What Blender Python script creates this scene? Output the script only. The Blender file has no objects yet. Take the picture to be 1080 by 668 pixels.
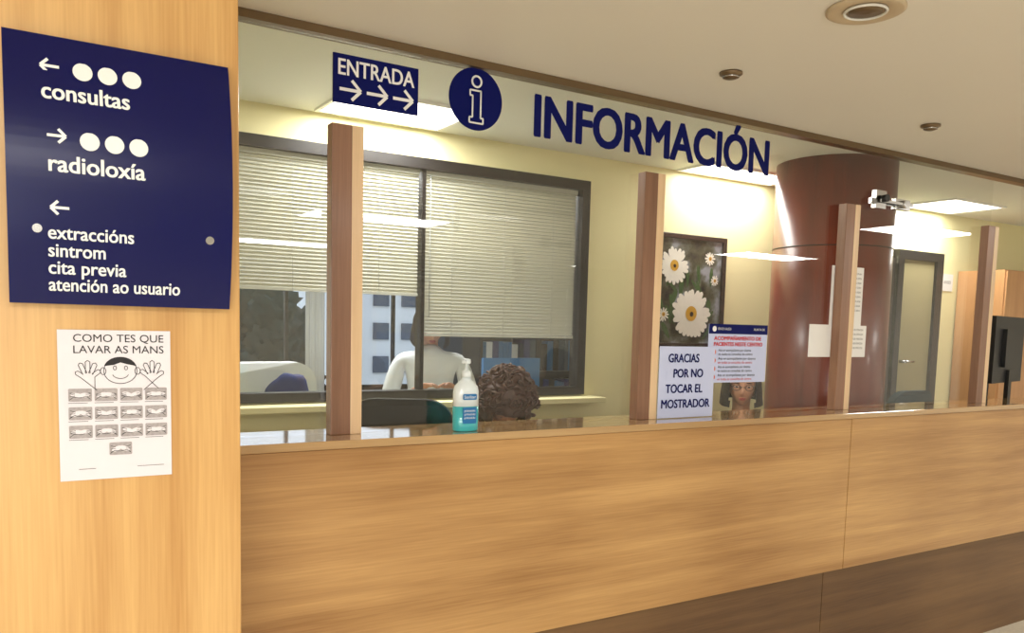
import bpy, bmesh, math, random
from mathutils import Vector, Matrix, noise
random.seed(7)
S=bpy.context.scene
COL=S.collection
S.view_settings.view_transform='Standard'
FL=-0.08
# ------------------------------------------------------------ materials
def lin(c):
    return tuple(((v/255)/12.92 if v/255<=0.04045 else ((v/255+0.055)/1.055)**2.4) for v in c)+(1,)
def new(name):
    m=bpy.data.materials.new(name); m.use_nodes=True
    nt=m.node_tree; return m,nt,nt.nodes['Principled BSDF']
def mat(name,c,rough=0.5,metal=0,spec=0.5,coat=0,var=0.06,scale=6,em=None,ems=0,bump=0):
    m,nt,b=new(name)
    tc=nt.nodes.new('ShaderNodeTexCoord'); nz=nt.nodes.new('ShaderNodeTexNoise'); nz.inputs['Scale'].default_value=scale
    nz.inputs['Detail'].default_value=4
    nt.links.new(tc.outputs['Object'],nz.inputs['Vector'])
    mx=nt.nodes.new('ShaderNodeMix'); mx.data_type='RGBA'
    L=lin(c); mx.inputs[6].default_value=tuple(v*(1-var) for v in L[:3])+(1,); mx.inputs[7].default_value=tuple(min(1,v*(1+var)) for v in L[:3])+(1,)
    nt.links.new(nz.outputs[0],mx.inputs[0]); nt.links.new(mx.outputs[2],b.inputs['Base Color'])
    b.inputs['Roughness'].default_value=rough; b.inputs['Metallic'].default_value=metal
    b.inputs['Specular IOR Level'].default_value=spec; b.inputs['Coat Weight'].default_value=coat
    if em: b.inputs['Emission Color'].default_value=lin(em); b.inputs['Emission Strength'].default_value=ems
    if bump:
        bp=nt.nodes.new('ShaderNodeBump'); bp.inputs['Strength'].default_value=bump; nt.links.new(nz.outputs[0],bp.inputs['Height']); nt.links.new(bp.outputs[0],b.inputs['Normal'])
    return m
def wood(name,c1,c2,grain='X',rough=0.35,coat=0.15,s=1.0,fine=0.2):
    m,nt,b=new(name); N=nt.nodes.new; L=nt.links.new
    tc=N('ShaderNodeTexCoord'); mp=N('ShaderNodeMapping')
    sc={'X':(0.35,7,9),'Z':(9,7,0.35)}[grain]
    mp.inputs['Scale'].default_value=tuple(v*s for v in sc)
    L(tc.outputs['Object'],mp.inputs[0])
    n1=N('ShaderNodeTexNoise'); n1.inputs['Scale'].default_value=1.3; n1.inputs['Detail'].default_value=5; n1.inputs['Distortion'].default_value=0.6
    L(mp.outputs[0],n1.inputs['Vector'])
    mp2=N('ShaderNodeMapping'); mp2.inputs['Scale'].default_value=tuple(v*s*k for v,k in zip(sc,(6,8,8) if grain=='X' else (8,8,6)))
    L(tc.outputs['Object'],mp2.inputs[0])
    n2=N('ShaderNodeTexNoise'); n2.inputs['Scale'].default_value=2.2; n2.inputs['Detail'].default_value=3
    L(mp2.outputs[0],n2.inputs['Vector'])
    n3=N('ShaderNodeTexNoise'); n3.inputs['Scale'].default_value=1.1; L(tc.outputs['Object'],n3.inputs['Vector'])
    a=N('ShaderNodeMath'); a.operation='MULTIPLY'; a.inputs[1].default_value=0.45; L(n1.outputs[0],a.inputs[0])
    b2=N('ShaderNodeMath'); b2.operation='MULTIPLY_ADD'; b2.inputs[1].default_value=fine; L(n2.outputs[0],b2.inputs[0]); L(a.outputs[0],b2.inputs[2])
    b3=N('ShaderNodeMath'); b3.operation='MULTIPLY_ADD'; b3.inputs[1].default_value=0.40; L(n3.outputs[0],b3.inputs[0]); L(b2.outputs[0],b3.inputs[2])
    mid=(0.45+fine+0.40)/2
    cr=N('ShaderNodeValToRGB'); cr.color_ramp.elements[0].position=mid-0.17; cr.color_ramp.elements[1].position=mid+0.15
    cr.color_ramp.elements[0].color=lin(c1); cr.color_ramp.elements[1].color=lin(c2)
    L(b3.outputs[0],cr.inputs[0]); L(cr.outputs[0],b.inputs['Base Color'])
    b.inputs['Roughness'].default_value=rough; b.inputs['Coat Weight'].default_value=coat; b.inputs['Coat Roughness'].default_value=min(0.15,rough)
    bp=N('ShaderNodeBump'); bp.inputs['Strength'].default_value=0.03; L(n2.outputs[0],bp.inputs['Height']); L(bp.outputs[0],b.inputs['Normal'])
    return m
def glass(name,tint=(1,1,1),f0=0.04,rough=0.0):
    m,nt,b=new(name); nt.nodes.remove(b); N=nt.nodes.new; L=nt.links.new
    t=N('ShaderNodeBsdfTransparent'); t.inputs[0].default_value=(*tint,1)
    g=N('ShaderNodeBsdfGlossy'); g.inputs['Roughness'].default_value=rough
    lw=N('ShaderNodeLayerWeight'); lw.inputs[0].default_value=0.5
    p=N('ShaderNodeMath'); p.operation='POWER'; p.inputs[1].default_value=5; L(lw.outputs['Facing'],p.inputs[0])
    q=N('ShaderNodeMath'); q.operation='MULTIPLY_ADD'; q.inputs[1].default_value=0.9; q.inputs[2].default_value=f0; L(p.outputs[0],q.inputs[0])
    mx=N('ShaderNodeMixShader'); L(q.outputs[0],mx.inputs[0]); L(t.outputs[0],mx.inputs[1]); L(g.outputs[0],mx.inputs[2])
    L(mx.outputs[0],nt.nodes['Material Output'].inputs[0]); return m
M={}
M['wcol']=wood('beech_vertical',(180,128,66),(228,184,118),'Z')
M['wcnt']=wood('beech_horizontal',(146,102,56),(206,162,104),'X')
M['wkick_shaded']=wood('beech_kick_shaded',(84,58,36),(128,96,62),'X',rough=0.5,coat=0)  # beech darkened: shade at the kick is put into the colour
M['wled']=wood('beech_ledge',(168,132,88),(198,164,116),'X',rough=0.07,coat=0.8)
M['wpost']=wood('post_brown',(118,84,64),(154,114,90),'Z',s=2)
M['wpost_lit']=wood('post_lit_strip',(214,180,140),(236,206,166),'Z',s=2)  # lit right-hand strip of each post, painted as a lighter wood tone
M['cherry']=wood('cherry_cladding',(82,20,6),(134,44,16),'Z',rough=0.3,coat=0.15)
M['wcab']=wood('cabinet_wood',(176,128,84),(206,158,110),'Z')
M['navy']=mat('sign_navy',(3,8,74),0.25,spec=0.3,coat=0.0)
M['navytxt']=mat('letter_navy',(2,12,86),0.5,spec=0.15)
M['white']=mat('white_paint',(240,240,236),0.5,var=0.02)
M['paper']=mat('paper',(236,234,232),0.8,var=0.02)
M['pink']=mat('paper_pinkish',(228,222,226),0.8,var=0.02)
M['lav']=mat('paper_lavender',(196,204,236),0.7,var=0.02)
M['wallw']=mat('wall_warm',(234,226,176),0.7,var=0.03,scale=2,bump=0.02)
M['wallg']=mat('wall_lobby',(224,222,214),0.7,var=0.03)
M['ceil']=mat('ceiling_lobby',(232,226,214),0.55,var=0.03,scale=1)
M['tan']=mat('downlight_rim',(196,176,146),0.5)
M['ceili']=mat('ceiling_office',(236,238,232),0.6,var=0.03,scale=1)
M['floor']=mat('floor_terrazzo',(216,208,190),0.2,var=0.12,scale=60)
M['black']=mat('black_plastic',(14,14,16),0.4)
M['blackc']=mat('black_cloth',(14,14,18),0.85)
M['tealc']=mat('teal_cloth',(24,60,74),0.8)
M['frame']=mat('window_frame_dark',(26,22,22),0.4)
M['track']=mat('track_bronze',(120,100,74),0.35,metal=0.6)
M['chrome']=mat('chrome',(190,190,190),0.2,metal=1)
M['blind']=mat('blind_slat',(232,226,204),0.45,var=0.03)
M['lamp']=mat('lamp_panel',(255,252,240),0.5,em=(255,250,244),ems=5)
M['ink']=mat('ink',(40,38,40),0.8)
M['grey']=mat('print_grey',(168,160,160),0.8,scale=200,var=0.35)
M['red']=mat('print_red',(206,60,60),0.7)
M['orange']=mat('print_orange',(220,120,90),0.7)
M['blue']=mat('blue_cloth',(30,50,120),0.8)
M['coat']=mat('white_coat',(240,244,250),0.8,bump=0.2)
M['skin']=mat('skin',(214,158,128),0.5,var=0.05)
M['lip']=mat('lips',(176,84,80),0.4)
M['hair1']=mat('hair_auburn',(72,38,24),0.55,var=0.35,scale=60)
M['hair2']=mat('hair_brown',(36,25,20),0.5,var=0.35,scale=80)
M['dark']=mat('iris',(30,22,18),0.2)
M['bottle']=mat('bottle_white',(226,236,240),0.25,coat=0.4)
M['gel']=mat('gel_teal',(70,186,194),0.12,coat=0.6)
M['label']=mat('label_blue',(30,110,170),0.4)
M['doorc']=mat('door_cream',(150,140,104),0.5)
M['doord']=mat('door_dark',(18,26,44),0.3,coat=0.1)
M['screen']=mat('screen_off',(10,12,16),0.1)
M['cwall']=mat('backroom_wall',(60,80,104),0.7)
M['bld']=mat('building_white',(226,230,236),0.8)
M['leaf']=mat('foliage',(26,50,44),0.9,var=0.9,scale=14,bump=0.6)
M['petal']=mat('petal_white',(238,234,222),0.8,var=0.06,scale=50)
M['yolk']=mat('daisy_centre',(210,160,40),0.8,var=0.3,scale=300)
M['green']=mat('leaf_green',(70,96,50),0.8,var=0.4,scale=80)
M['pframe']=mat('picture_frame',(46,26,18),0.35)
M['glass']=glass('glass_clear',(0.99,0.995,0.99),0.055)
M['glassw']=glass('glass_window',(0.95,0.97,0.99),0.08)
m,nt,b=new('canvas_painted')
tc=nt.nodes.new('ShaderNodeTexCoord'); nz=nt.nodes.new('ShaderNodeTexNoise'); nz.inputs['Scale'].default_value=8; nz.inputs['Detail'].default_value=7
nt.links.new(tc.outputs['Object'],nz.inputs['Vector']); cr=nt.nodes.new('ShaderNodeValToRGB'); e=cr.color_ramp.elements
e[0].position=.36; e[0].color=lin((36,32,28)); e[1].position=.62; e[1].color=lin((150,154,162)); x=e.new(.46); x.color=lin((74,72,50)); x=e.new(.54); x.color=lin((104,108,98))
nt.links.new(nz.outputs[0],cr.inputs[0]); nt.links.new(cr.outputs[0],b.inputs['Base Color']); M['canvas']=m

# ------------------------------------------------------------ mesh builder
class MB:
    def __init__(s,name,bevel=0,smooth=False):
        s.name=name; s.bm=bmesh.new(); s.mats=[]; s.bevel=bevel; s.smooth=smooth
    def mi(s,k):
        if k not in s.mats: s.mats.append(k)
        return s.mats.index(k)
    def fin(s,faces,k,smooth=False):
        i=s.mi(k)
        for f in faces: f.material_index=i; f.smooth=smooth
    def box(s,x0,x1,y0,y1,z0,z1,k,T=None):
        vs=[s.bm.verts.new((x,y,z)) for x in (x0,x1) for y in (y0,y1) for z in (z0,z1)]
        q=[(0,1,3,2),(4,6,7,5),(0,4,5,1),(2,3,7,6),(0,2,6,4),(1,5,7,3)]
        fs=[s.bm.faces.new([vs[i] for i in f]) for f in q]
        if T:
            for v in vs: v.co=T@v.co
        s.fin(fs,k)
    def poly(s,pts,y,k,th=0,T=None,yf=None):
        vs=[s.bm.verts.new((p[0],yf(p[1])-0.002 if yf else y,p[1])) for p in pts]
        fs=[s.bm.faces.new(vs)]
        if th:
            v2=[s.bm.verts.new((p[0],y+th,p[1])) for p in pts]
            fs.append(s.bm.faces.new(v2[::-1])); n=len(pts)
            for i in range(n): fs.append(s.bm.faces.new((vs[i],v2[i],v2[(i+1)%n],vs[(i+1)%n])))
            if T:
                for v in v2: v.co=T@v.co
        if T:
            for v in vs: v.co=T@v.co
        s.fin(fs,k)
    def lathe(s,prof,c,k,n=40,T=None):
        rings=[]
        for r,z in prof:
            rings.append([s.bm.verts.new((c[0]+r*math.cos(2*math.pi*i/n),c[1]+r*math.sin(2*math.pi*i/n),z)) for i in range(n)])
        fs=[]
        for a,b in zip(rings,rings[1:]):
            for i in range(n): fs.append(s.bm.faces.new((a[i],a[(i+1)%n],b[(i+1)%n],b[i])))
        fs.append(s.bm.faces.new(rings[0][::-1])); fs.append(s.bm.faces.new(rings[-1]))
        if T:
            for rg in rings:
                for v in rg: v.co=T@v.co
        s.fin(fs,k,True)
        for f in fs[-2:]: f.smooth=False
    def rod(s,a,b,r,k,n=12):
        a=Vector(a);b=Vector(b); d=b-a; q=d.to_track_quat('Z','Y').to_matrix().to_4x4()
        s.lathe([(r,0),(r,d.length)],(0,0),k,n,Matrix.Translation(a)@q)
    def ell(s,c,r,k,T=None,f=None,nu=24,nv=16):
        g=bmesh.ops.create_uvsphere(s.bm,u_segments=nu,v_segments=nv,radius=1)['verts']
        for v in g:
            p=Vector((v.co.x*r[0],v.co.y*r[1],v.co.z*r[2]))
            if f: p=f(p)
            p=p+Vector(c)
            v.co=T@p if T else p
        fs={f2 for v in g for f2 in v.link_faces}; s.fin(fs,k,True)
    def torus(s,c,R,r,k,axis='Y',T=None,n=28,m=8,sx=1,sz=1,a0=0,a1=2*math.pi):
        full=abs(a1-a0-2*math.pi)<1e-4; rings=[]
        for i in range(n if full else n+1):
            a=a0+(a1-a0)*i/n; rg=[]
            for j in range(m):
                b=2*math.pi*j/m; q=R+r*math.cos(b); p=Vector((q*math.cos(a)*sx,r*math.sin(b),q*math.sin(a)*sz))
                if axis=='Z': p=Vector((p.x,p.z,p.y))
                if axis=='X': p=Vector((p.y,p.x,p.z))
                p+=Vector(c); rg.append(s.bm.verts.new(T@p if T else p))
            rings.append(rg)
        fs=[]; N=len(rings)
        for i in range(N if full else N-1):
            A=rings[i];B=rings[(i+1)%N]
            for j in range(m): fs.append(s.bm.faces.new((A[j],A[(j+1)%m],B[(j+1)%m],B[j])))
        s.fin(fs,k,True)
    def text(s,body,x0,x1,zb,y,k,cap=None,yf=None,T=None,bold=0.0):
        cu=bpy.data.curves.new('t','FONT'); cu.body=body; cu.size=1; cu.resolution_u=4
        ob=bpy.data.objects.new('t',cu); COL.objects.link(ob)
        dg=bpy.context.evaluated_depsgraph_get(); me=bpy.data.meshes.new_from_object(ob.evaluated_get(dg))
        if len(me.vertices):
            xs=[v.co.x for v in me.vertices]; mn,mxx=min(xs),max(xs)
            sx=(x1-x0-2*bold)/(mxx-mn)
            H=0.70
            sz=(cap-1.2*bold)/H if cap else sx
            offs=[(0,0)] if not bold else [(-bold,0),(bold,0),(0,0),(-bold*.7,bold*.6),(bold*.7,bold*.6),(-bold*.7,-bold*.6),(bold*.7,-bold*.6)]
            for io,(dx,dz) in enumerate(offs):
                vs=[]
                for v in me.vertices:
                    X=x0+bold+dx+(v.co.x-mn)*sx; Z=zb+0.6*bold+dz+v.co.y*sz; yy=(yf(Z)-0.0015 if yf else y)-0.00012*io
                    p=Vector((X,yy,Z)); vs.append(s.bm.verts.new(T@p if T else p))
                fs=[]
                for f in me.polygons:
                    try: fs.append(s.bm.faces.new([vs[i] for i in f.vertices]))
                    except: pass
                s.fin(fs,k)
        bpy.data.objects.remove(ob); bpy.data.curves.remove(cu); bpy.data.meshes.remove(me)
    def done(s,parent=None,recalc=False):
        me=bpy.data.meshes.new(s.name)
        if recalc: bmesh.ops.recalc_face_normals(s.bm,faces=s.bm.faces)
        s.bm.to_mesh(me); s.bm.free()
        for k in s.mats: me.materials.append(M[k])
        ob=bpy.data.objects.new(s.name,me); COL.objects.link(ob)
        if s.bevel:
            b=ob.modifiers.new('b','BEVEL'); b.width=s.bevel; b.segments=2; b.limit_method='ANGLE'
        if parent: ob.parent=parent
        return ob
def empty(name,loc=(0,0,0)):
    e=bpy.data.objects.new(name,None); COL.objects.link(e); e.location=loc; return e
def simple(name,boxes,bevel=0):
    b=MB(name,bevel)
    for x in boxes: b.box(*x)
    return b.done()
def rr(cx,cz,w,h,r,n=6):
    pts=[]
    for (sx,sz,a) in ((1,1,0),(-1,1,90),(-1,-1,180),(1,-1,270)):
        for i in range(n+1):
            t=math.radians(a+90*i/n); pts.append((cx+sx*(w/2-r)+r*math.cos(t),cz+sz*(h/2-r)+r*math.sin(t)))
    return pts

# ------------------------------------------------------------ room shell
simple('floor',[(-4,9.6,-5,8.6,FL-0.1,FL,'floor')])
simple('ceiling',[(-4,9.6,-5,2.60,2.50,2.75,'ceil'),(-4,9.6,2.60,7.6,2.603,2.75,'ceili')])
simple('wall_left',[(-4.1,-4,-5,8.6,FL,2.75,'wallg')])
simple('wall_right',[(9.6,9.7,-5,8.6,FL,2.75,'wallg')])
simple('wall_front',[(-0.3,9.6,-5.1,-5,FL,2.75,'wallg'),(-4,-0.3,-5.1,-5,FL,0.4,'wallg'),(-4,-0.3,-5.1,-5,2.45,2.75,'wallg')])
W=3.99
simple('wall_back',[(0.30,0.50,W,4.1,FL,2.603,'wallw'),(0.50,2.98,W,4.1,FL,1.20,'wallw'),(0.50,2.98,W,4.1,2.46,2.603,'wallw'),(2.98,9.6,W,4.1,FL,2.603,'wallw')])
simple('wall_partition',[(0.28,0.40,2.62,7.5,FL,2.603,'wallw')])
simple('wall_far',[(0.4,1.75,7.5,7.6,FL,2.603,'cwall'),(1.75,9.6,7.5,7.6,FL,0.95,'cwall'),(1.75,9.6,7.5,7.6,2.2,2.603,'cwall'),(2.75,2.86,7.5,7.6,0.95,2.2,'cwall'),(3.75,9.6,7.5,7.6,0.95,2.2,'cwall')])
simple('wood_clad_pillar',[(-0.7,0.44,1.803,2.62,FL,2.50,'wcol')],0.003)

# counter
c=empty('reception_counter')
b=MB('front_panels',0.002); b.box(0.441,3.358,2.404,2.43,0.50,1.212,'wcnt'); b.box(3.362,6.5,2.404,2.43,0.50,1.212,'wcnt'); b.done(c)
b=MB('kick_panels',0.001); b.box(0.441,3.292,2.46,2.485,FL,0.52,'wkick_shaded'); b.box(3.296,6.5,2.46,2.485,FL,0.52,'wkick_shaded'); b.done(c)
b=MB('counter_core'); b.box(0.441,6.5,2.43,2.62,0.50,1.21,'wkick_shaded'); b.box(0.441,6.5,2.486,2.60,FL,0.5,'wkick_shaded'); b.done(c)
b=MB('ledge',0.003); b.box(0.441,6.52,2.392,2.68,1.214,1.24,'wled'); b.done(c)
b=MB('staff_desk',0.003); b.box(0.441,6.5,2.621,2.80,0.70,0.73,'wcab'); b.done(c)

for i,X in enumerate((0.945,2.205,3.43,4.64)):
    b=MB('partition_post',0.002); b.box(X-0.052,X+0.014,2.515,2.56,1.24,2.21,'wpost'); b.box(X+0.014,X+0.052,2.515,2.56,1.24,2.21,'wpost_lit'); b.done()
b=MB('glass_screen')
for a,d in ((0.445,3.865),(3.87,4.69)): b.box(a,d,2.563,2.569,1.243,2.472,'glass')
b.done()
simple('trim_1',[(0.441,9.6,2.54,2.59,2.474,2.499,'track')])

# ------------------------------------------------------------ lettering
b=MB('information_lettering')
b.text('INFORMACIÓN',1.66,2.89,2.282,2.5615,'navytxt',cap=0.153,bold=0.0070); b.done()
b=MB('information_symbol')
def circ(cx,cz,r,n=48,sx=1): return [(cx+r*sx*math.cos(2*math.pi*i/n),cz+r*math.sin(2*math.pi*i/n)) for i in range(n)]
b.poly(circ(1.42,2.372,0.104),2.559,'navytxt',0.003)
b.torus((1.42,2.556,2.43),0.018,0.0035,'white')
o=[(1.395,2.40),(1.437,2.40),(1.437,2.31),(1.447,2.31),(1.447,2.292),(1.393,2.292),(1.393,2.31),(1.405,2.31),(1.405,2.382),(1.395,2.382)]
for p,q in zip(o,o[1:]+o[:1]): b.rod((p[0],2.556,p[1]),(q[0],2.556,q[1]),0.0032,'white',6)
b.done()
b=MB('entrance_sign'); b.box(0.91,1.20,2.555,2.562,2.283,2.432,'navytxt')
b.text('ENTRADA',0.925,1.185,2.368,2.553,'paper',cap=0.05,bold=0.0012)
def arrow(b,x0,x1,z,y,k,h,t,yf=None,left=False):
    if left: x0,x1=x1,x0
    sg=1 if x1>x0 else -1; hh=h/2
    Y=yf(z)-0.002 if yf else y
    b.poly([(x0,z-t/2),(x1-sg*t*0.5,z-t/2),(x1-sg*t*0.5,z+t/2),(x0,z+t/2)][::1 if sg>0 else -1],Y,k)
    for s2 in (1,-1):
        tip=(x1,z); back=(x1-sg*hh,z+s2*hh)
        n=Vector((-(tip[1]-back[1]),tip[0]-back[0])).normalized()*t*0.5
        p=[(tip[0]+n.x,tip[1]+n.y),(back[0]+n.x,back[1]+n.y),(back[0]-n.x,back[1]-n.y),(tip[0]-n.x,tip[1]-n.y)]
        b.poly(p,Y-0.0003*s2,k)
for i in range(3): arrow(b,0.93+0.09*i,1.0+0.09*i,2.325,2.553,'paper',0.06,0.010)
b.done()

# ------------------------------------------------------------ directional sign (bowed panel)
sg=empty('directional_sign')
z0,z1=1.62,2.105
def yf(z):
    t=(z-(z0+z1)/2)/((z1-z0)/2); return 1.775-0.034*(1-t*t)
b=MB('panel'); n=28; rows=[]
for i in range(n+1):
    z=z0+(z1-z0)*i/n; rows.append([b.bm.verts.new(p) for p in ((0.022,yf(z),z),(0.412,yf(z),z),(0.412,yf(z)+0.008,z),(0.022,yf(z)+0.008,z))])
fs=[]
for A,B in zip(rows,rows[1:]):
    for j in range(4): fs.append(b.bm.faces.new((A[j],A[(j+1)%4],B[(j+1)%4],B[j])))
fs.append(b.bm.faces.new(rows[0][::-1])); fs.append(b.bm.faces.new(rows[-1])); b.fin(fs,'navy')
pn=b.done(sg,True)
b=MB('lettering')
def T(s,x0,x1,z): b.text(s,x0,x1,z,0,'white',cap=0.031,yf=yf,bold=0.0010)
T('consultas',0.080,0.226,1.987); T('radioloxía',0.088,0.250,1.858)
for s_,x_,z_ in (('extraccións',0.229,1.738),('sintrom',0.180,1.706),('cita previa',0.216,1.675),('atención ao usuario',0.314,1.644)):
    b.text(s_,0.085,x_,z_,0,'white',cap=0.025,yf=yf,bold=0.0006)
arrow(b,0.080,0.110,2.047,0,'white',0.024,0.005,yf,True)
arrow(b,0.087,0.117,1.922,0,'white',0.024,0.005,yf)
arrow(b,0.090,0.120,1.794,0,'white',0.024,0.005,yf,True)
for z_ in (2.045,1.918):
    for i in range(3):
        xc=0.148+0.0415*i+(0.008 if z_<2 else 0); pts=circ(xc,z_,0.0165,24)
        for q in range(11):
            b.poly([pts[(18-q)%24],pts[(17-q)%24],pts[(19+q)%24],pts[(18+q)%24]] if q else [pts[18],pts[17],pts[19]],0,'white',yf=yf)
b.done(sg)
b=MB('standoffs')
for x_ in (0.068,0.368): b.rod((x_,yf(1.75)-0.004,1.755),(x_,1.80,1.755),0.008,'chrome',16)
b.done(sg)

# ------------------------------------------------------------ handwashing poster
b=MB('handwashing_poster'); Yp=1.8005
b.box(0.098,0.300,Yp-0.001,Yp+0.001,1.278,1.572,'pink'); y=Yp-0.002
b.text('COMO TES QUE',0.125,0.287,1.549,y,'ink',cap=0.015); b.text('LAVAR AS MANS',0.125,0.287,1.527,y,'ink',cap=0.015)
def line(pts,t=0.0012):
    for p,q in zip(pts,pts[1:]):
        d=Vector((q[0]-p[0],q[1]-p[1]))
        if d.length<1e-6: continue
        nn=Vector((-d.y,d.x)).normalized()*t/2
        b.poly([(p[0]-nn.x,p[1]-nn.y),(q[0]-nn.x,q[1]-nn.y),(q[0]+nn.x,q[1]+nn.y),(p[0]+nn.x,p[1]+nn.y)],y-0.0002,'ink')
fx,fz=0.207,1.492
line([(fx+0.030*math.cos(a),fz+0.025*math.sin(a)) for a in [2*math.pi*i/30 for i in range(31)]])
b.poly([(fx+0.030*math.cos(a),fz+0.004+0.024*math.sin(a)) for a in [math.pi*(0.08+0.84*i/14) for i in range(15)]]+[(fx-0.012,fz+0.012),(fx,fz+0.017),(fx+0.014,fz+0.013)],y-0.0001,'ink')
line([(fx+0.015*math.cos(a),fz-0.004+0.011*math.sin(a)) for a in [math.pi*(1.1+0.8*i/10) for i in range(11)]])
for s2 in (-1,1):
    line([(fx+s2*0.010+0.003*math.cos(a),fz+0.006+0.004*math.sin(a)) for a in [2*math.pi*i/10 for i in range(11)]])
    line([(fx+s2*0.031+0.005*math.cos(a),fz+0.007*math.sin(a)) for a in [2*math.pi*i/12 for i in range(13)]])
    hx,hz=fx+s2*0.058,1.478
    out=[(hx-s2*0.016,hz-0.024)]
    for i,(ang,l) in enumerate(((150,0.022),(115,0.030),(90,0.032),(65,0.030),(35,0.024))):
        a=math.radians(ang); a2=math.radians(180-ang) if s2>0 else a
        dx,dz=math.cos(a2),math.sin(a2); px,pz=-dz*0.004,dx*0.004
        bx,bz=hx+dx*0.012,hz+dz*0.010
        s3=1 if s2<0 else -1
        out+=[(bx+s3*px,bz+s3*pz),(hx+dx*l+s3*px,hz+dz*l+s3*pz),(hx+dx*(l+0.003),hz+dz*(l+0.003)),(hx+dx*l-s3*px,hz+dz*l-s3*pz),(bx-s3*px,bz-s3*pz)]
    out+=[(hx+0.012,hz-0.022)]
    line(out)
# pictogram grid: pairs of rubbing hands, each step a little different
def picto(x0,zt,v):
    b.poly(rr(x0+0.021,zt-0.0125,0.041,0.025,0.002,2),y,'grey')
    a=math.radians(v*37%60-30)
    for s2 in (-1,1):
        cx_,cz_=x0+0.021+s2*0.007,zt-0.0125
        b.poly([(cx_+0.010*math.cos(t)*math.cos(a*s2)-0.0045*math.sin(t)*math.sin(a*s2),cz_+0.010*math.cos(t)*math.sin(a*s2)+0.0045*math.sin(t)*math.cos(a*s2)) for t in [2*math.pi*i/14 for i in range(14)]],y-0.0001-0.00005*(s2+1),'pink')
        for f_ in range(3):
            line([(cx_+s2*0.002,cz_-0.003+0.003*f_),(cx_+s2*0.011,cz_-0.004+0.004*f_+0.003*math.sin(v+f_))],0.0009)
    line([(x0+0.002,zt-0.022),(x0+0.010,zt-0.016),(x0+0.021,zt-0.018),(x0+0.032,zt-0.015),(x0+0.039,zt-0.021)],0.0010)
for r_ in range(3):
    for c_ in range(4):
        x0=0.114+0.0455*c_; zt=1.458-0.036*r_
        picto(x0,zt,r_*4+c_+1)
        line([(x0,zt-0.028),(x0+0.034,zt-0.028)],0.0008)
picto(0.184,1.350,5)
line([(0.13,1.300),(0.16,1.300)],0.0008); line([(0.235,1.300),(0.285,1.300)],0.0008)
b.done()

# ------------------------------------------------------------ paper notices on glass
b=MB('paper_notice'); b.box(2.258,2.565,2.510,2.512,1.243,1.535,'lav'); y=2.508
for s_,z_,x0,x1 in (('GRACIAS',1.470,2.305,2.475),('POR NO',1.408,2.335,2.50),('TOCAR EL',1.345,2.295,2.50),('MOSTRADOR',1.283,2.275,2.545)):
    b.text(s_,x0,x1,z_,y,'navytxt',cap=0.036,bold=0.0012)
b.done()
b=MB('visitor_rules_poster'); b.box(2.57,2.93,2.555,2.557,1.380,1.632,'lav'); y=2.553
b.box(2.57,2.93,2.5535,2.555,1.590,1.632,'navytxt'); b.poly(circ(2.60,1.611,0.012,20),2.5525,'paper'); b.text('SERVIZO GALEGO',2.62,2.70,1.607,2.5525,'paper',cap=0.010); b.text('XUNTA DE',2.84,2.91,1.607,2.5525,'paper',cap=0.010)
b.text('ACOMPAÑAMENTO DE',2.60,2.89,1.563,y,'red',cap=0.017,bold=0.0008); b.text('PACIENTES NESTE CENTRO',2.60,2.90,1.538,y,'red',cap=0.017,bold=0.0008)
for i in range(4):
    z_=1.512-0.036*i; b.poly(circ(2.605,z_,0.011,16),y,'orange')
    b.text('Ata un acompañante por doente',2.63,2.63+0.2+0.03*(i%2),z_+0.003,y,'ink',cap=0.011); b.text('en todas as consultas do centro',2.63,2.84,z_-0.014,y,'red' if i%2 else 'ink',cap=0.011)
b.done()
b=MB('paper_notice'); b.box(3.36,3.600,2.5620,2.5628,1.50,1.925,'paper')
for i in range(9): b.text('ATENCION AO CIDADAN',3.505,3.585,1.89-0.022*i,2.5618,'ink',cap=0.008)
b.done()
b=MB('paper_notice'); b.box(3.22,3.645,2.5608,2.5616,1.492,1.645,'paper')
for i in range(5): b.text('HORARIO DE ATENCION',3.50,3.62,1.62-0.022*i,2.5605,'ink',cap=0.009)
b.done()

b=MB('glass_door_fitting')
b.box(3.60,3.82,2.545,2.562,2.235,2.262,'chrome'); b.box(3.62,3.70,2.535,2.56,2.215,2.30,'chrome'); b.box(3.78,3.90,2.538,2.562,2.225,2.275,'chrome')
b.rod((3.66,2.53,2.26),(3.66,2.50,2.26),0.018,'black'); b.rod((3.84,2.54,2.25),(3.84,2.515,2.25),0.02,'chrome'); b.box(3.64,3.90,2.52,2.528,2.243,2.255,'chrome'); b.done()

# ------------------------------------------------------------ hand sanitiser
b=MB('hand_sanitizer_bottle')
cx,cy=1.352,2.465; Tm=Matrix.Translation((cx,cy,1.2405))@Matrix.Diagonal((1.08,0.66,1,1))
b.lathe([(0.040,0),(0.044,0.004),(0.044,0.085)],(0,0),'gel',40,Tm)
b.lathe([(0.044,0.085),(0.044,0.135),(0.040,0.152),(0.026,0.168),(0.016,0.176),(0.016,0.182)],(0,0),'bottle',40,Tm)
T2=Matrix.Translation((cx,cy,1.2405))
b.lathe([(0.017,0.182),(0.017,0.202),(0.010,0.206),(0.006,0.208),(0.006,0.228)],(0,0),'bottle',24,T2)
b.lathe([(0.012,0.228),(0.015,0.232),(0.014,0.244),(0.004,0.247)],(0,0),'bottle',24,T2)
b.rod((cx,cy,1.2405+0.238),(cx-0.03,cy-0.03,1.2405+0.236),0.005,'bottle')
b.poly(rr(cx,1.2405+0.118,0.052,0.020,0.004),cy-0.0300,'label',0.002)
b.text('Sterilizer',cx-0.022,cx+0.022,1.2405+0.113,cy-0.0307,'white',cap=0.010)
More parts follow.
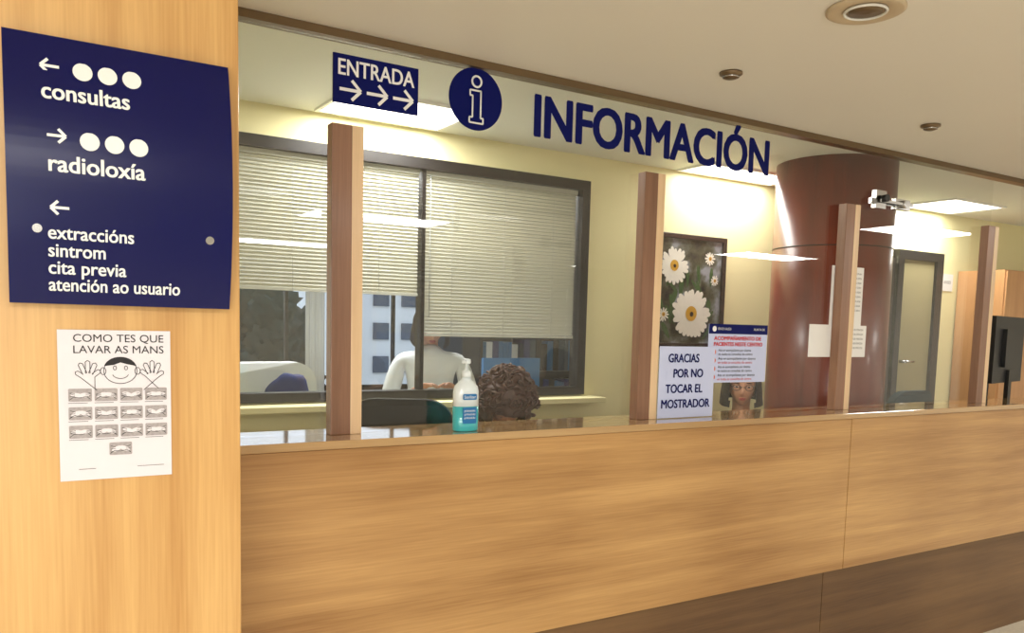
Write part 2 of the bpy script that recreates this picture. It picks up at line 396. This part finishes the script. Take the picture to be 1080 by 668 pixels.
b.poly(rr(cx,1.2405+0.055,0.052,0.055,0.004),cy-0.0300,'label',0.002)
for i in range(3): b.text('gel hidroalcoholico',cx-0.021,cx+0.021,1.2405+0.068-0.012*i,cy-0.0307,'white',cap=0.007)
b.done()

# ------------------------------------------------------------ ceiling fittings
def light(name,x0,x1,y0,y1,z,p):
    b=MB(name); f=0.02
    b.box(x0-f,x1+f,y0-f,y0,z-0.012,z-0.0005,'white'); b.box(x0-f,x1+f,y1,y1+f,z-0.012,z-0.0005,'white'); b.box(x0-f,x0,y0,y1,z-0.012,z-0.0005,'white'); b.box(x1,x1+f,y0,y1,z-0.012,z-0.0005,'white')
    b.box(x0,x1,y0,y1,z-0.006,z-0.0005,'lamp'); o=b.done()
    l=bpy.data.lights.new(name+'_lamp','AREA'); l.shape='RECTANGLE'; l.size=x1-x0; l.size_y=y1-y0; l.energy=p; l.color=(1,0.98,0.94)
    q=bpy.data.objects.new('lamp',l); q.location=((x0+x1)/2,(y0+y1)/2,z-0.014); COL.objects.link(q); q.parent=o
light('ceiling_light_panel',1.33,1.95,3.50,3.92,2.603,20)
light('ceiling_light_panel',3.66,4.46,3.68,3.94,2.603,9)
light('ceiling_light_panel',5.92,6.55,3.50,3.92,2.603,14)
light('ceiling_light_panel',7.1,8.3,-1.9,-1.4,2.50,45)
light('ceiling_light_panel',6.2,7.2,0.65,1.1,2.50,40)
light('ceiling_light_panel',2.2,3.4,-1.9,-1.4,2.50,42)  # extra unseen lobby panel, added to light the counter
light('ceiling_light_panel',-0.8,0.4,-1.2,-0.7,2.50,50)  # extra unseen panel near the camera, added to light pillar and counter
light('ceiling_light_panel',1.5,2.4,4.7,5.2,2.603,45)  # unseen back-room panel, added to brighten blinds and coat figure
b=MB('recessed_downlight'); b.lathe([(0.105,2.499),(0.105,2.494),(0.095,2.490),(0.075,2.490),(0.060,2.496),(0.01,2.496)],(2.07,1.52),'tan',40)
b.torus((2.07,1.52,2.491),0.055,0.004,'wallg',axis='Z'); b.lathe([(0.045,2.496),(0.045,2.490),(0.01,2.490)],(2.07,1.52),'track',24); b.done()
for X_,Y_ in ((2.20,2.14),(3.41,2.15)):  # small ceiling sprinkler heads
    b=MB('ceiling_sprinkler'); b.lathe([(0.040,2.499),(0.040,2.492),(0.030,2.488),(0.024,2.480),(0.012,2.476),(0.004,2.476)],(X_,Y_),'track',28); b.torus((X_,Y_,2.484),0.026,0.003,'chrome',axis='Z'); b.done()

# ------------------------------------------------------------ office window with blinds
b=MB('window_1'); F='frame'
b.box(0.50,2.98,3.965,4.05,2.40,2.455,F); b.box(0.50,2.98,3.965,4.05,1.205,1.25,F); b.box(0.50,0.55,3.965,4.05,1.25,2.40,F); b.box(2.925,2.98,3.965,4.05,1.25,2.40,F)
b.box(1.905,1.925,3.985,4.05,1.25,2.40,F)
b.box(0.55,1.905,3.990,3.994,1.25,2.40,'glassw'); b.box(1.925,2.925,3.990,3.994,1.25,2.40,'glassw'); b.done()
def blind(x0,x1,zb):
    b=MB('venetian_blind'); z=2.375; b.box(x0,x1,4.005,4.04,2.375,2.40,'blind')
    while z>zb+0.016:
        b.box(x0,x1,-0.012,0.012,-0.0005,0.0005,'blind',Matrix.Translation((0,4.022,z))@Matrix.Rotation(math.radians(50),4,'X')); z-=0.0185
    b.box(x0,x1,4.012,4.034,zb,zb+0.014,'blind')
    for i in range(3):
        X_=x0+(x1-x0)*(i+0.5)/3; b.rod((X_,4.008,zb),(X_,4.008,2.38),0.0012,'wallg',5)
    b.rod((x0+0.03,4.004,zb+0.1),(x0+0.03,4.004,2.38),0.003,'wallg',6)
    b.done()
blind(0.56,1.898,1.745); blind(1.932,2.918,1.535)
simple('window_sill',[(0.41,3.05,3.84,3.989,1.165,1.195,'wallw')],0.003)
for i,(x0,x1) in enumerate(((1.75,2.75),(2.86,3.75))):
    b=MB('window_%d'%(i+2)); b.box(x0,x1,7.52,7.56,0.95,1.0,'frame'); b.box(x0,x1,7.52,7.56,2.15,2.2,'frame'); b.box(x0,x0+.05,7.52,7.56,1,2.15,'frame'); b.box(x1-.05,x1,7.52,7.56,1,2.15,'frame'); b.box((x0+x1)/2-.015,(x0+x1)/2+.015,7.52,7.56,1,2.15,'frame'); b.done()
b=MB('curtain')
for i in range(6): b.lathe([(0.022,0.9),(0.022,2.3)],(2.42+0.028*i,7.44+0.01*(i%2)),'coat',12)
b.done()
simple('ground_outside',[(-10,20,8.6,30,FL-.2,FL-.05,'floor')])
b=MB('shrub_row')
for i in range(60):
    b.ell((1.5+random.random()*1.7,9.4+random.random(),0.05+random.random()*1.7),(0.28,0.3,0.26),'leaf',f=lambda p:p*(1+0.9*noise.noise(p*13)),nu=20,nv=14)
b.done()
b=MB('apartment_building'); b.box(5.0,8.6,14,16,FL-.05,2.5,'bld')
for i in range(6):
    for j in range(4): b.box(5.2+i*.55,5.5+i*.55,13.97,14.0,0.1+j*.6,0.4+j*.6,'cwall')
b.done()
b=MB('filing_shelf'); b.box(3.9,6.2,7.15,7.19,FL,2.1,'doord'); b.box(3.9,3.93,6.85,7.15,FL,2.1,'doord'); b.box(6.17,6.2,6.85,7.15,FL,2.1,'doord')
for j in range(6):
    z=0.0+j*0.38; b.box(3.93,6.17,6.85,7.15,z,z+0.02,'doord'); X_=3.95
    while X_<6.1 and j<5:
        w=random.choice((.05,.07,.07)); b.box(X_,X_+w-.004,6.9,7.12,z+.021,z+.021+random.uniform(.26,.32),random.choice(('label','blue','bld','bld','cwall','blackc'))); X_+=w
b.done()
b=MB('back_office_desk',0.003); b.box(2.55,4.1,5.0,5.7,0.66,0.69,'bld')
for x_ in (2.6,4.02):
    for y_ in (5.03,5.64): b.box(x_,x_+.04,y_,y_+.04,FL,0.66,'chrome')
b.done()
b=MB('desktop_screen'); b.box(3.05,3.55,5.3,5.33,1.02,1.36,'label'); b.box(3.27,3.33,5.33,5.36,0.71,1.1,'black'); b.box(3.18,3.42,5.25,5.42,0.691,0.705,'black'); b.done()

# ------------------------------------------------------------ painting
p=empty('daisy_painting')
b=MB('frame',0.003); x0,x1,z0_,z1_=3.50,4.11,1.49,2.21
for q in ((x0,x1,3.955,3.985,z1_-.03,z1_),(x0,x1,3.955,3.985,z0_,z0_+.03),(x0,x0+.03,3.955,3.985,z0_+.03,z1_-.03),(x1-.03,x1,3.955,3.985,z0_+.03,z1_-.03)): b.box(*q,'pframe')
b.done(p)
b=MB('canvas'); b.box(x0+.03,x1-.03,3.972,3.984,z0_+.03,z1_-.03,'canvas')
yy=3.970
def petal(cx,cz,a,l,w,y,k='petal'):
    pts=[]
    for t,ww in ((0.12,.35),(0.4,.8),(0.75,1),(0.95,.6),(1.0,0),(0.95,-.6),(0.75,-1),(0.4,-.8),(0.12,-.35)):
        pts.append((cx+math.cos(a)*l*t-math.sin(a)*w*ww,cz+math.sin(a)*l*t+math.cos(a)*w*ww))
    b.poly(pts,y,k)
def daisy(cx,cz,r,n,y):
    for i in range(n): petal(cx,cz,2*math.pi*i/n+random.uniform(-.09,.09),r*random.uniform(.82,1),r*.125,y-0.0001*i)
    b.poly(circ(cx,cz,r*.27,20),y-0.003,'yolk'); b.poly(circ(cx+r*.02,cz-r*.02,r*.09,14),y-0.0035,'pframe')
for i in range(20): petal(random.uniform(3.56,4.02),random.uniform(1.53,1.9),random.uniform(.6,2.4),random.uniform(.12,.16),random.uniform(.01,.022),yy-0.00005*i,'green')
daisy(3.66,2.01,0.13,21,yy-.002); daisy(3.82,1.71,0.18,25,yy-.004); daisy(3.585,1.70,.05,12,yy-.002); daisy(3.97,2.07,.05,12,yy-.002); daisy(4.02,1.93,.04,11,yy-.002)
b.done(p)

# ------------------------------------------------------------ round column, doors, cabinet
b=MB('round_column'); b.lathe([(0.341,FL),(0.341,2.602)],(4.28,3.276),'cherry',72)
b.lathe([(0.355,FL),(0.355,FL+.1),(0.342,FL+.1)],(4.28,3.276),'track',72); b.lathe([(0.3425,2.1),(0.3425,2.106)],(4.28,3.276),'frame',72); b.done()
b=MB('door_1'); b.box(5.0,5.06,3.93,3.988,FL,2.2,'frame'); b.box(5.84,5.90,3.93,3.988,FL,2.2,'frame'); b.box(5.06,5.84,3.93,3.988,2.14,2.2,'frame'); b.box(5.06,5.84,3.95,3.988,FL,2.14,'doord')
b.rod((5.78,3.945,1.4),(5.78,3.90,1.4),0.012,'chrome'); b.rod((5.78,3.90,1.4),(5.66,3.90,1.4),0.009,'chrome'); b.done()
b=MB('door_2'); b.box(5.95,6.02,3.93,3.988,FL,2.27,'frame'); b.box(6.46,6.55,3.93,3.988,FL,2.27,'frame'); b.box(6.02,6.46,3.93,3.988,2.20,2.27,'frame'); b.box(6.02,6.46,3.955,3.988,FL,2.20,'doorc'); b.rod((6.07,3.95,1.4),(6.07,3.90,1.4),0.012,'chrome'); b.rod((6.07,3.90,1.4),(6.18,3.90,1.4),0.009,'chrome'); b.done()
b=MB('storage_cabinet'); b.box(6.85,8.1,3.60,3.98,FL,2.15,'wcab')
for i in range(2): b.box(6.86+.625*i,7.465+.625*i,3.585,3.60,FL+.05,2.14,'wcab'); b.rod((7.40+.15*i,3.56,1.1),(7.40+.15*i,3.56,1.3),.006,'chrome')
b.done()
b=MB('wall_notice'); b.box(6.62,6.78,3.982,3.986,1.98,2.12,'paper'); b.text('AVISO',6.65,6.75,2.04,3.981,'ink'); b.done()

mo=empty('computer_monitor'); R=Matrix.Translation((5.52,2.86,0))@Matrix.Rotation(math.radians(12),4,'Z')
b=MB('monitor_body'); b.box(-0.30,0.30,-0.02,0.02,1.32,1.74,'black',R); b.box(-0.28,0.28,0.02,0.022,1.34,1.72,'screen',R); b.box(-.15,.15,-.045,-.02,1.42,1.66,'black',R); b.box(-.03,.03,-.04,-.015,0.75,1.40,'black',R); b.box(-.12,.12,-.10,.06,.731,.748,'black',R); b.done(mo)

# ------------------------------------------------------------ chairs
def chair(x,y,top,rot,k,w=0.44,backh=0.5,seat=0.62,name='office_chair'):
    b=MB(name); T_=Matrix.Translation((x,y,0))@Matrix.Rotation(math.radians(rot),4,'Z')
    pts=rr(0,top-backh/2,w,backh,0.12,8)
    n0=len(b.bm.verts); b.poly(pts,0.22,k,0.05)
    for v in list(b.bm.verts)[n0:]:
        v.co.y-=-0.02+0.9*v.co.x**2
        v.co=T_@v.co
    sp=rr(0,0,0.48,0.46,0.1,6)
    Ts=T_@Matrix.Translation((0,0,seat-0.07))@Matrix.Rotation(math.radians(90),4,'X')
    b.poly(sp,-0.035,k,0.07,Ts)
    b.box(-.03,.03,.18,.26,seat-.1,top-backh*.5,'black',T_); b.box(-.03,.03,0,.26,seat-.12,seat-.09,'black',T_)
    b.lathe([(.03,FL+.08),(.03,seat-.1)],(0,0),'chrome',16,T_); b.torus((0,0,seat-.32),.2,.012,'chrome',axis='Z',T=T_)
    for i in range(5):
        a=2*math.pi*i/5; dx,dy=math.cos(a),math.sin(a)
        p1=T_@Vector((0,0,FL+.1)); p2=T_@Vector((dx*.28,dy*.28,FL+.065)); b.rod(p1,p2,.018,'black',8); b.ell(T_@Vector((dx*.28,dy*.28,FL+.03)),(.03,.03,.03),'black',nu=12,nv=8)
    for s2 in (-1,1):
        b.rod(T_@Vector((s2*.25,.05,seat-.06)),T_@Vector((s2*.27,.05,seat+.16)),.012,'black'); b.box(s2*.27-.025,s2*.27+.025,-.1,.15,seat+.16,seat+.185,'black',T_)
    b.done(recalc=True)
chair(1.49,3.25,1.30,150,'blackc')
chair(5.05,3.42,1.25,180,'tealc',seat=.55)
chair(5.80,3.42,1.58,200,'blackc',w=.42,backh=.7,seat=.6)
chair(1.33,4.55,1.36,0,'coat',w=.52,backh=.55,seat=.55)
b=MB('blue_garment'); b.ell((1.36,4.50,1.17),(.13,.05,.14),'blue',f=lambda p:p*(1+.2*noise.noise(p*12))); b.done()

# ------------------------------------------------------------ people
def skin(name,chains,k,parent,sub=2,T=None):
    verts=[];edges=[];rad=[];roots=[]
    for ch in chains:
        base=len(verts)
        if isinstance(ch,dict):
            idx={}
            for n_,(p_,r_,par) in ch.items():
                idx[n_]=len(verts); verts.append(T@Vector(p_) if T else Vector(p_)); rad.append(r_)
                if par: edges.append((idx[par],idx[n_]))
        else:
            for i,(p_,r_) in enumerate(ch):
                verts.append(T@Vector(p_) if T else Vector(p_)); rad.append(r_)
                if i: edges.append((base+i-1,base+i))
        roots.append(base)
    me=bpy.data.meshes.new(name); me.from_pydata([tuple(v) for v in verts],edges,[]); me.materials.append(M[k])
    ob=bpy.data.objects.new(name,me); COL.objects.link(ob); ob.parent=parent
    md=ob.modifiers.new('skin','SKIN'); md.use_smooth_shade=True
    for i,r_ in enumerate(rad):
        sv=me.skin_vertices[0].data[i]; sv.radius=(r_,r_) if not isinstance(r_,tuple) else r_; sv.use_root=i in roots
    s_=ob.modifiers.new('sub','SUBSURF'); s_.levels=sub; s_.render_levels=sub
    return ob
def hand(name,wrist,dirv,up,side,parent,k='skin'):
    w=Vector(wrist); d=Vector(dirv).normalized(); u=Vector(up).normalized(); r=d.cross(u).normalized()*side
    def P(a,b_,c_): return w+d*a+r*b_+u*c_
    ch=[[(P(-.03,0,0),.023),(P(.02,0,0),.026),(P(.055,0,0),.028),(P(.08,0,0),.022)],[(P(.03,.018,0),.018),(P(.085,.026,0),.014)],[(P(.03,-.018,0),.018),(P(.08,-.026,0),.013)]]
    for b0,l in ((.030,.070),(.010,.080),(-.010,.074),(-.029,.058)):
        ch.append([(P(.06,b0*.9,0),.010),(P(.09,b0,.003),.009),(P(.09+l*.5,b0*1.15,-.006),.0085),(P(.09+l*.82,b0*1.2,-.022),.008),(P(.09+l,b0*1.2,-.036),.007)])
    ch.append([(P(.015,.02,0),.012),(P(.040,.045,-.006),.011),(P(.068,.058,-.014),.0095),(P(.088,.060,-.024),.008)])
    return skin(name,ch,k,parent,2)
def head(parent,T,hair,style,glasses=False):
    b=MB('head')
    def f(p):
        x,y_,z=p; t=max(0,-z/.118)
        x*=1-.36*t**1.6
        if y_>0: y_*=1-.25*t
        if y_<0:
            g=math.exp(-((x/.014)**2+((z+.022)/.022)**2)); y_-=.022*g
            g=math.exp(-((x/.009)**2+((z-.008)/.02)**2)); y_-=.006*g
            for s2 in (-1,1):
                g=math.exp(-(((x-s2*.032)/.016)**2+((z-.006)/.012)**2)); y_+=.009*g
                g=math.exp(-(((x-s2*.045)/.02)**2+((z+.03)/.02)**2)); y_-=.003*g
            g=math.exp(-((x/.022)**2+((z+.062)/.009)**2)); y_-=.005*g
            g=math.exp(-((x/.02)**2+((z+.098)/.014)**2)); y_-=.007*g
        return Vector((x,y_,z))
    b.ell((0,0,0),(.074,.093,.118),'skin',T,f,64,48)
    for s2 in (-1,1):
        b.ell((s2*.031,-.076,.006),(.0125,.0125,.0075),'white',T,nu=16,nv=10); b.ell((s2*.031,-.0870,.006),(.0052,.0025,.0052),'dark',T,nu=12,nv=8)
        b.ell((s2*.032,-.087,.026),(.017,.004,.0028),hair,T,nu=12,nv=8)
        b.ell((s2*.075,.008,-.006),(.008,.018,.031),'skin',T,nu=16,nv=12)
        b.ell((s2*.031,-.083,.0115),(.015,.009,.004),'skin',T,nu=12,nv=8)
    b.ell((0,-.088,-.058),(.021,.007,.0035),'lip',T,nu=16,nv=8); b.ell((0,-.088,-.064),(.018,.007,.004),'lip',T,nu=16,nv=8)
    b.lathe([(.050,-.17),(.046,-.13),(.048,-.08),(.05,-.05)],(0,.022),'skin',24,T)
    if glasses:
        for s2 in (-1,1): b.torus((s2*.033,-.098,.004),.021,.0018,'black',T=T,sz=.75); b.rod(T@Vector((s2*.054,-.097,.006)),T@Vector((s2*.078,0,.006)),.0015,'black',6)
        b.rod(T@Vector((-.012,-.1,.006)),T@Vector((.012,-.1,.006)),.0018,'black',6)
    b.done(parent)
    h=MB('hair'); nu,nv=64,40; grid=[]
    for j in range(nv+1):
        th=math.pi*(max(j,.3)/nv)*(.80 if style!='short' else .66); row=[]
        for i in range(nu):
            ph=2*math.pi*i/nu; dx,dy,dz=math.sin(th)*math.cos(ph),math.sin(th)*math.sin(ph),math.cos(th)
            if style=='bob' and dz<0:
                s_=math.hypot(dx,dy)
                k_=(1.0+.14*(-dz))/max(s_,.3); dx*=k_; dy*=k_
            R_=(.092,.110,.130)
            if style=='bob': R_=(.104,.112,.134)
            if style=='curly': R_=(.125,.135,.146)
            p_=Vector((dx*R_[0],dy*R_[1]+.008,dz*R_[2]))
            nn=noise.noise(p_*(26 if style=='curly' else 14))
            p_*=1+nn*(.16 if style=='curly' else .05)
            row.append((h.bm.verts.new(T@p_),p_.copy()))
        grid.append(row)
    fs=[]
    lim=.054 if style=='bob' else .062
    wx=.066 if style=='bob' else .072
    for a_,c_ in zip(grid,grid[1:]):
        for i in range(nu):
            q=[a_[i],a_[(i+1)%nu],c_[(i+1)%nu],c_[i]]; ce=sum((z[1] for z in q),Vector())/4
            if ce.y<-.045 and ce.z<lim-.25*abs(ce.x) and abs(ce.x)<wx: continue
            try: fs.append(h.bm.faces.new([z[0] for z in q]))
            except: pass
    h.fin(fs,hair,True)
    if style=='curly':
        for i in range(380):
            d=Vector((random.gauss(0,1),random.gauss(0,1),random.gauss(0,1))).normalized()
            if d.y<-.45 and d.z<.45 or d.z<-.75: continue
            c_=Vector((d.x*.130,d.y*.139+.008,d.z*.150)); Rm=T@Matrix.Translation(c_)@Matrix.Rotation(random.random()*6.28,4,Vector((random.random()-.5,random.random()-.5,random.random()-.5)).normalized())
            h.torus((0,0,0),random.uniform(.012,.024),random.uniform(.004,.0065),hair,T=Rm,n=12,m=5,a0=0,a1=random.uniform(3.5,5.8))
    h.done(parent)
def seated(name,x,y,lift,rot,top,leg,hair,style,glasses=False,hrot=0,tilt=0,wd=1.0,hoff=(0,-.02,1.125)):
    e=empty(name); T_=Matrix.Translation((x,y,FL+lift))@Matrix.Rotation(math.radians(rot),4,'Z')
    d={'pel':((0,.04,.54),(.15,.12),None),'bel':((0,.03,.66),(.135,.105),'pel'),'che':((0,.01,.82),(.14*wd,.10),'bel'),'nb':((0,.015,.955),(.07,.06),'che'),'nt':((0,.01,.985),(.052,.052),'nb')}
    for s2,q in ((-1,'l'),(1,'r')):
        d.update({q+'sh':((s2*.16*wd,.01,.90),.058,'che'),q+'el':((s2*.23,-.04,.66),.045,q+'sh'),q+'fa':((s2*.20,-.17,.62),.038,q+'el'),q+'wr':((s2*.17,-.27,.60),.028,q+'fa')})
    skin('clothed_torso',[d],top,e,2,T_)
    L={'p':((0,.05,.52),(.15,.10),None)}
    for s2,q in ((-1,'l'),(1,'r')):
        L.update({q+'h':((s2*.10,.02,.50),.088,'p'),q+'k':((s2*.12,-.36,.50),.062,q+'h'),q+'c':((s2*.12,-.36,.30),.055,q+'k'),q+'a':((s2*.12,-.34,.10),.036,q+'c')})
    skin('legs',[L],leg,e,2,T_)
    skin('shoes',[[((s2*.12,-.32,.05),.04),((s2*.12,-.42,.035),.036),((s2*.12,-.50,.03),.028)] for s2 in (-1,1)],'black',e,2,T_)
    Rr=T_.to_3x3()
    for s2 in (-1,1): hand('hand',T_@Vector((s2*.17,-.27,.60)),Rr@Vector((-.2*s2,-1,-.05)),(0,0,1),-s2,e)
    Th=T_@Matrix.Translation(hoff)@Matrix.Rotation(math.radians(hrot),4,'Z')@Matrix.Rotation(math.radians(tilt),4,'X')
    head(e,Th,hair,style,glasses); return e
seated('curly_haired_receptionist',1.92,3.20,0.230,0,'blackc','blue','hair1','curly',hrot=-20,tilt=50,hoff=(0,-.07,1.115))
chair(1.92,3.24,1.12,0,'blackc',seat=.68,backh=.42)
seated('receptionist',3.42,3.14,0.275,-35,'blackc','blackc','hair2','bob',glasses=True,hrot=-10,tilt=10,wd=1.0)
chair(3.42,3.22,1.12,-35,'blackc',seat=.70,backh=.42)

e=empty('person_in_white_coat'); T_=Matrix.Translation((2.22,4.50,FL))@Matrix.Rotation(math.radians(-20),4,'Z')@Matrix.Scale(1.06,4)
d={'pel':((0,0,.98),(.16,.12),None),'bel':((0,0,1.12),(.145,.11),'pel'),'che':((0,-.01,1.30),(.15,.11),'bel'),'nb':((0,0,1.44),(.075,.062),'che'),'nt':((0,0,1.475),(.055,.055),'nb'),
   'k1':((0,0,.78),(.19,.15),'pel'),'k2':((0,0,.58),(.20,.16),'k1')}
for s2,q in ((-1,'l'),(1,'r')):
    d.update({q+'sh':((s2*.17,0,1.385),.062,'che'),q+'el':((s2*.25,-.05,1.12),.052,q+'sh'),q+'fa':((s2*.20,-.20,1.16),.046,q+'el'),q+'wr':((s2*.12,-.28,1.22),.036,q+'fa')})
skin('coat',[d],'coat',e,2,T_)
skin('trousers',[[((s2*.09,0,.62),.075),((s2*.09,0,.45),.06),((s2*.09,0,.10),.045)] for s2 in (-1,1)],'blue',e,2,T_)
skin('shoes',[[((s2*.09,.03,.05),.045),((s2*.09,-.08,.04),.04),((s2*.09,-.17,.03),.03)] for s2 in (-1,1)],'white',e,2,T_)
for s2 in (-1,1): hand('hand',T_@Vector((s2*.12,-.28,1.22)),T_.to_3x3()@Vector((-.8*s2,-.6,.5)),(0,.3,1),-s2,e)
head(e,T_@Matrix.Translation((0,-.04,1.585))@Matrix.Rotation(math.radians(30),4,'X'),'hair2','bob')

# ------------------------------------------------------------ light, world, camera
l=bpy.data.lights.new('daylight_fill','AREA'); l.shape='RECTANGLE'; l.size=3.6; l.size_y=2.0; l.energy=170; l.color=(1,0.98,0.93)
o=bpy.data.objects.new('daylight_fill',l); o.location=(-2.15,-4.9,1.45); o.rotation_euler=(math.radians(90),0,0); COL.objects.link(o)  # added fill at an invented, unseen lobby opening, lights counter and pillar
w=bpy.data.worlds.new('world'); S.world=w; w.use_nodes=True; bg=w.node_tree.nodes['Background']; bg.inputs[0].default_value=(0.80,0.90,1.0,1); bg.inputs[1].default_value=1.6

Xa=Vector((1407,45,-873)).normalized(); Za=Vector((240,9432,873)).normalized(); Ya=Za.cross(Xa).normalized(); Za=Xa.cross(Ya).normalized()
cam=bpy.data.cameras.new('camera'); co=bpy.data.objects.new('camera',cam); COL.objects.link(co)
Rm=Matrix((Xa,Ya,Za)); co.matrix_world=Matrix.Translation((0,0,1.6))@Rm.to_4x4()
cam.sensor_width=36; cam.lens=36*873/1080; cam.shift_y=91/1080; cam.clip_start=0.05
S.camera=co
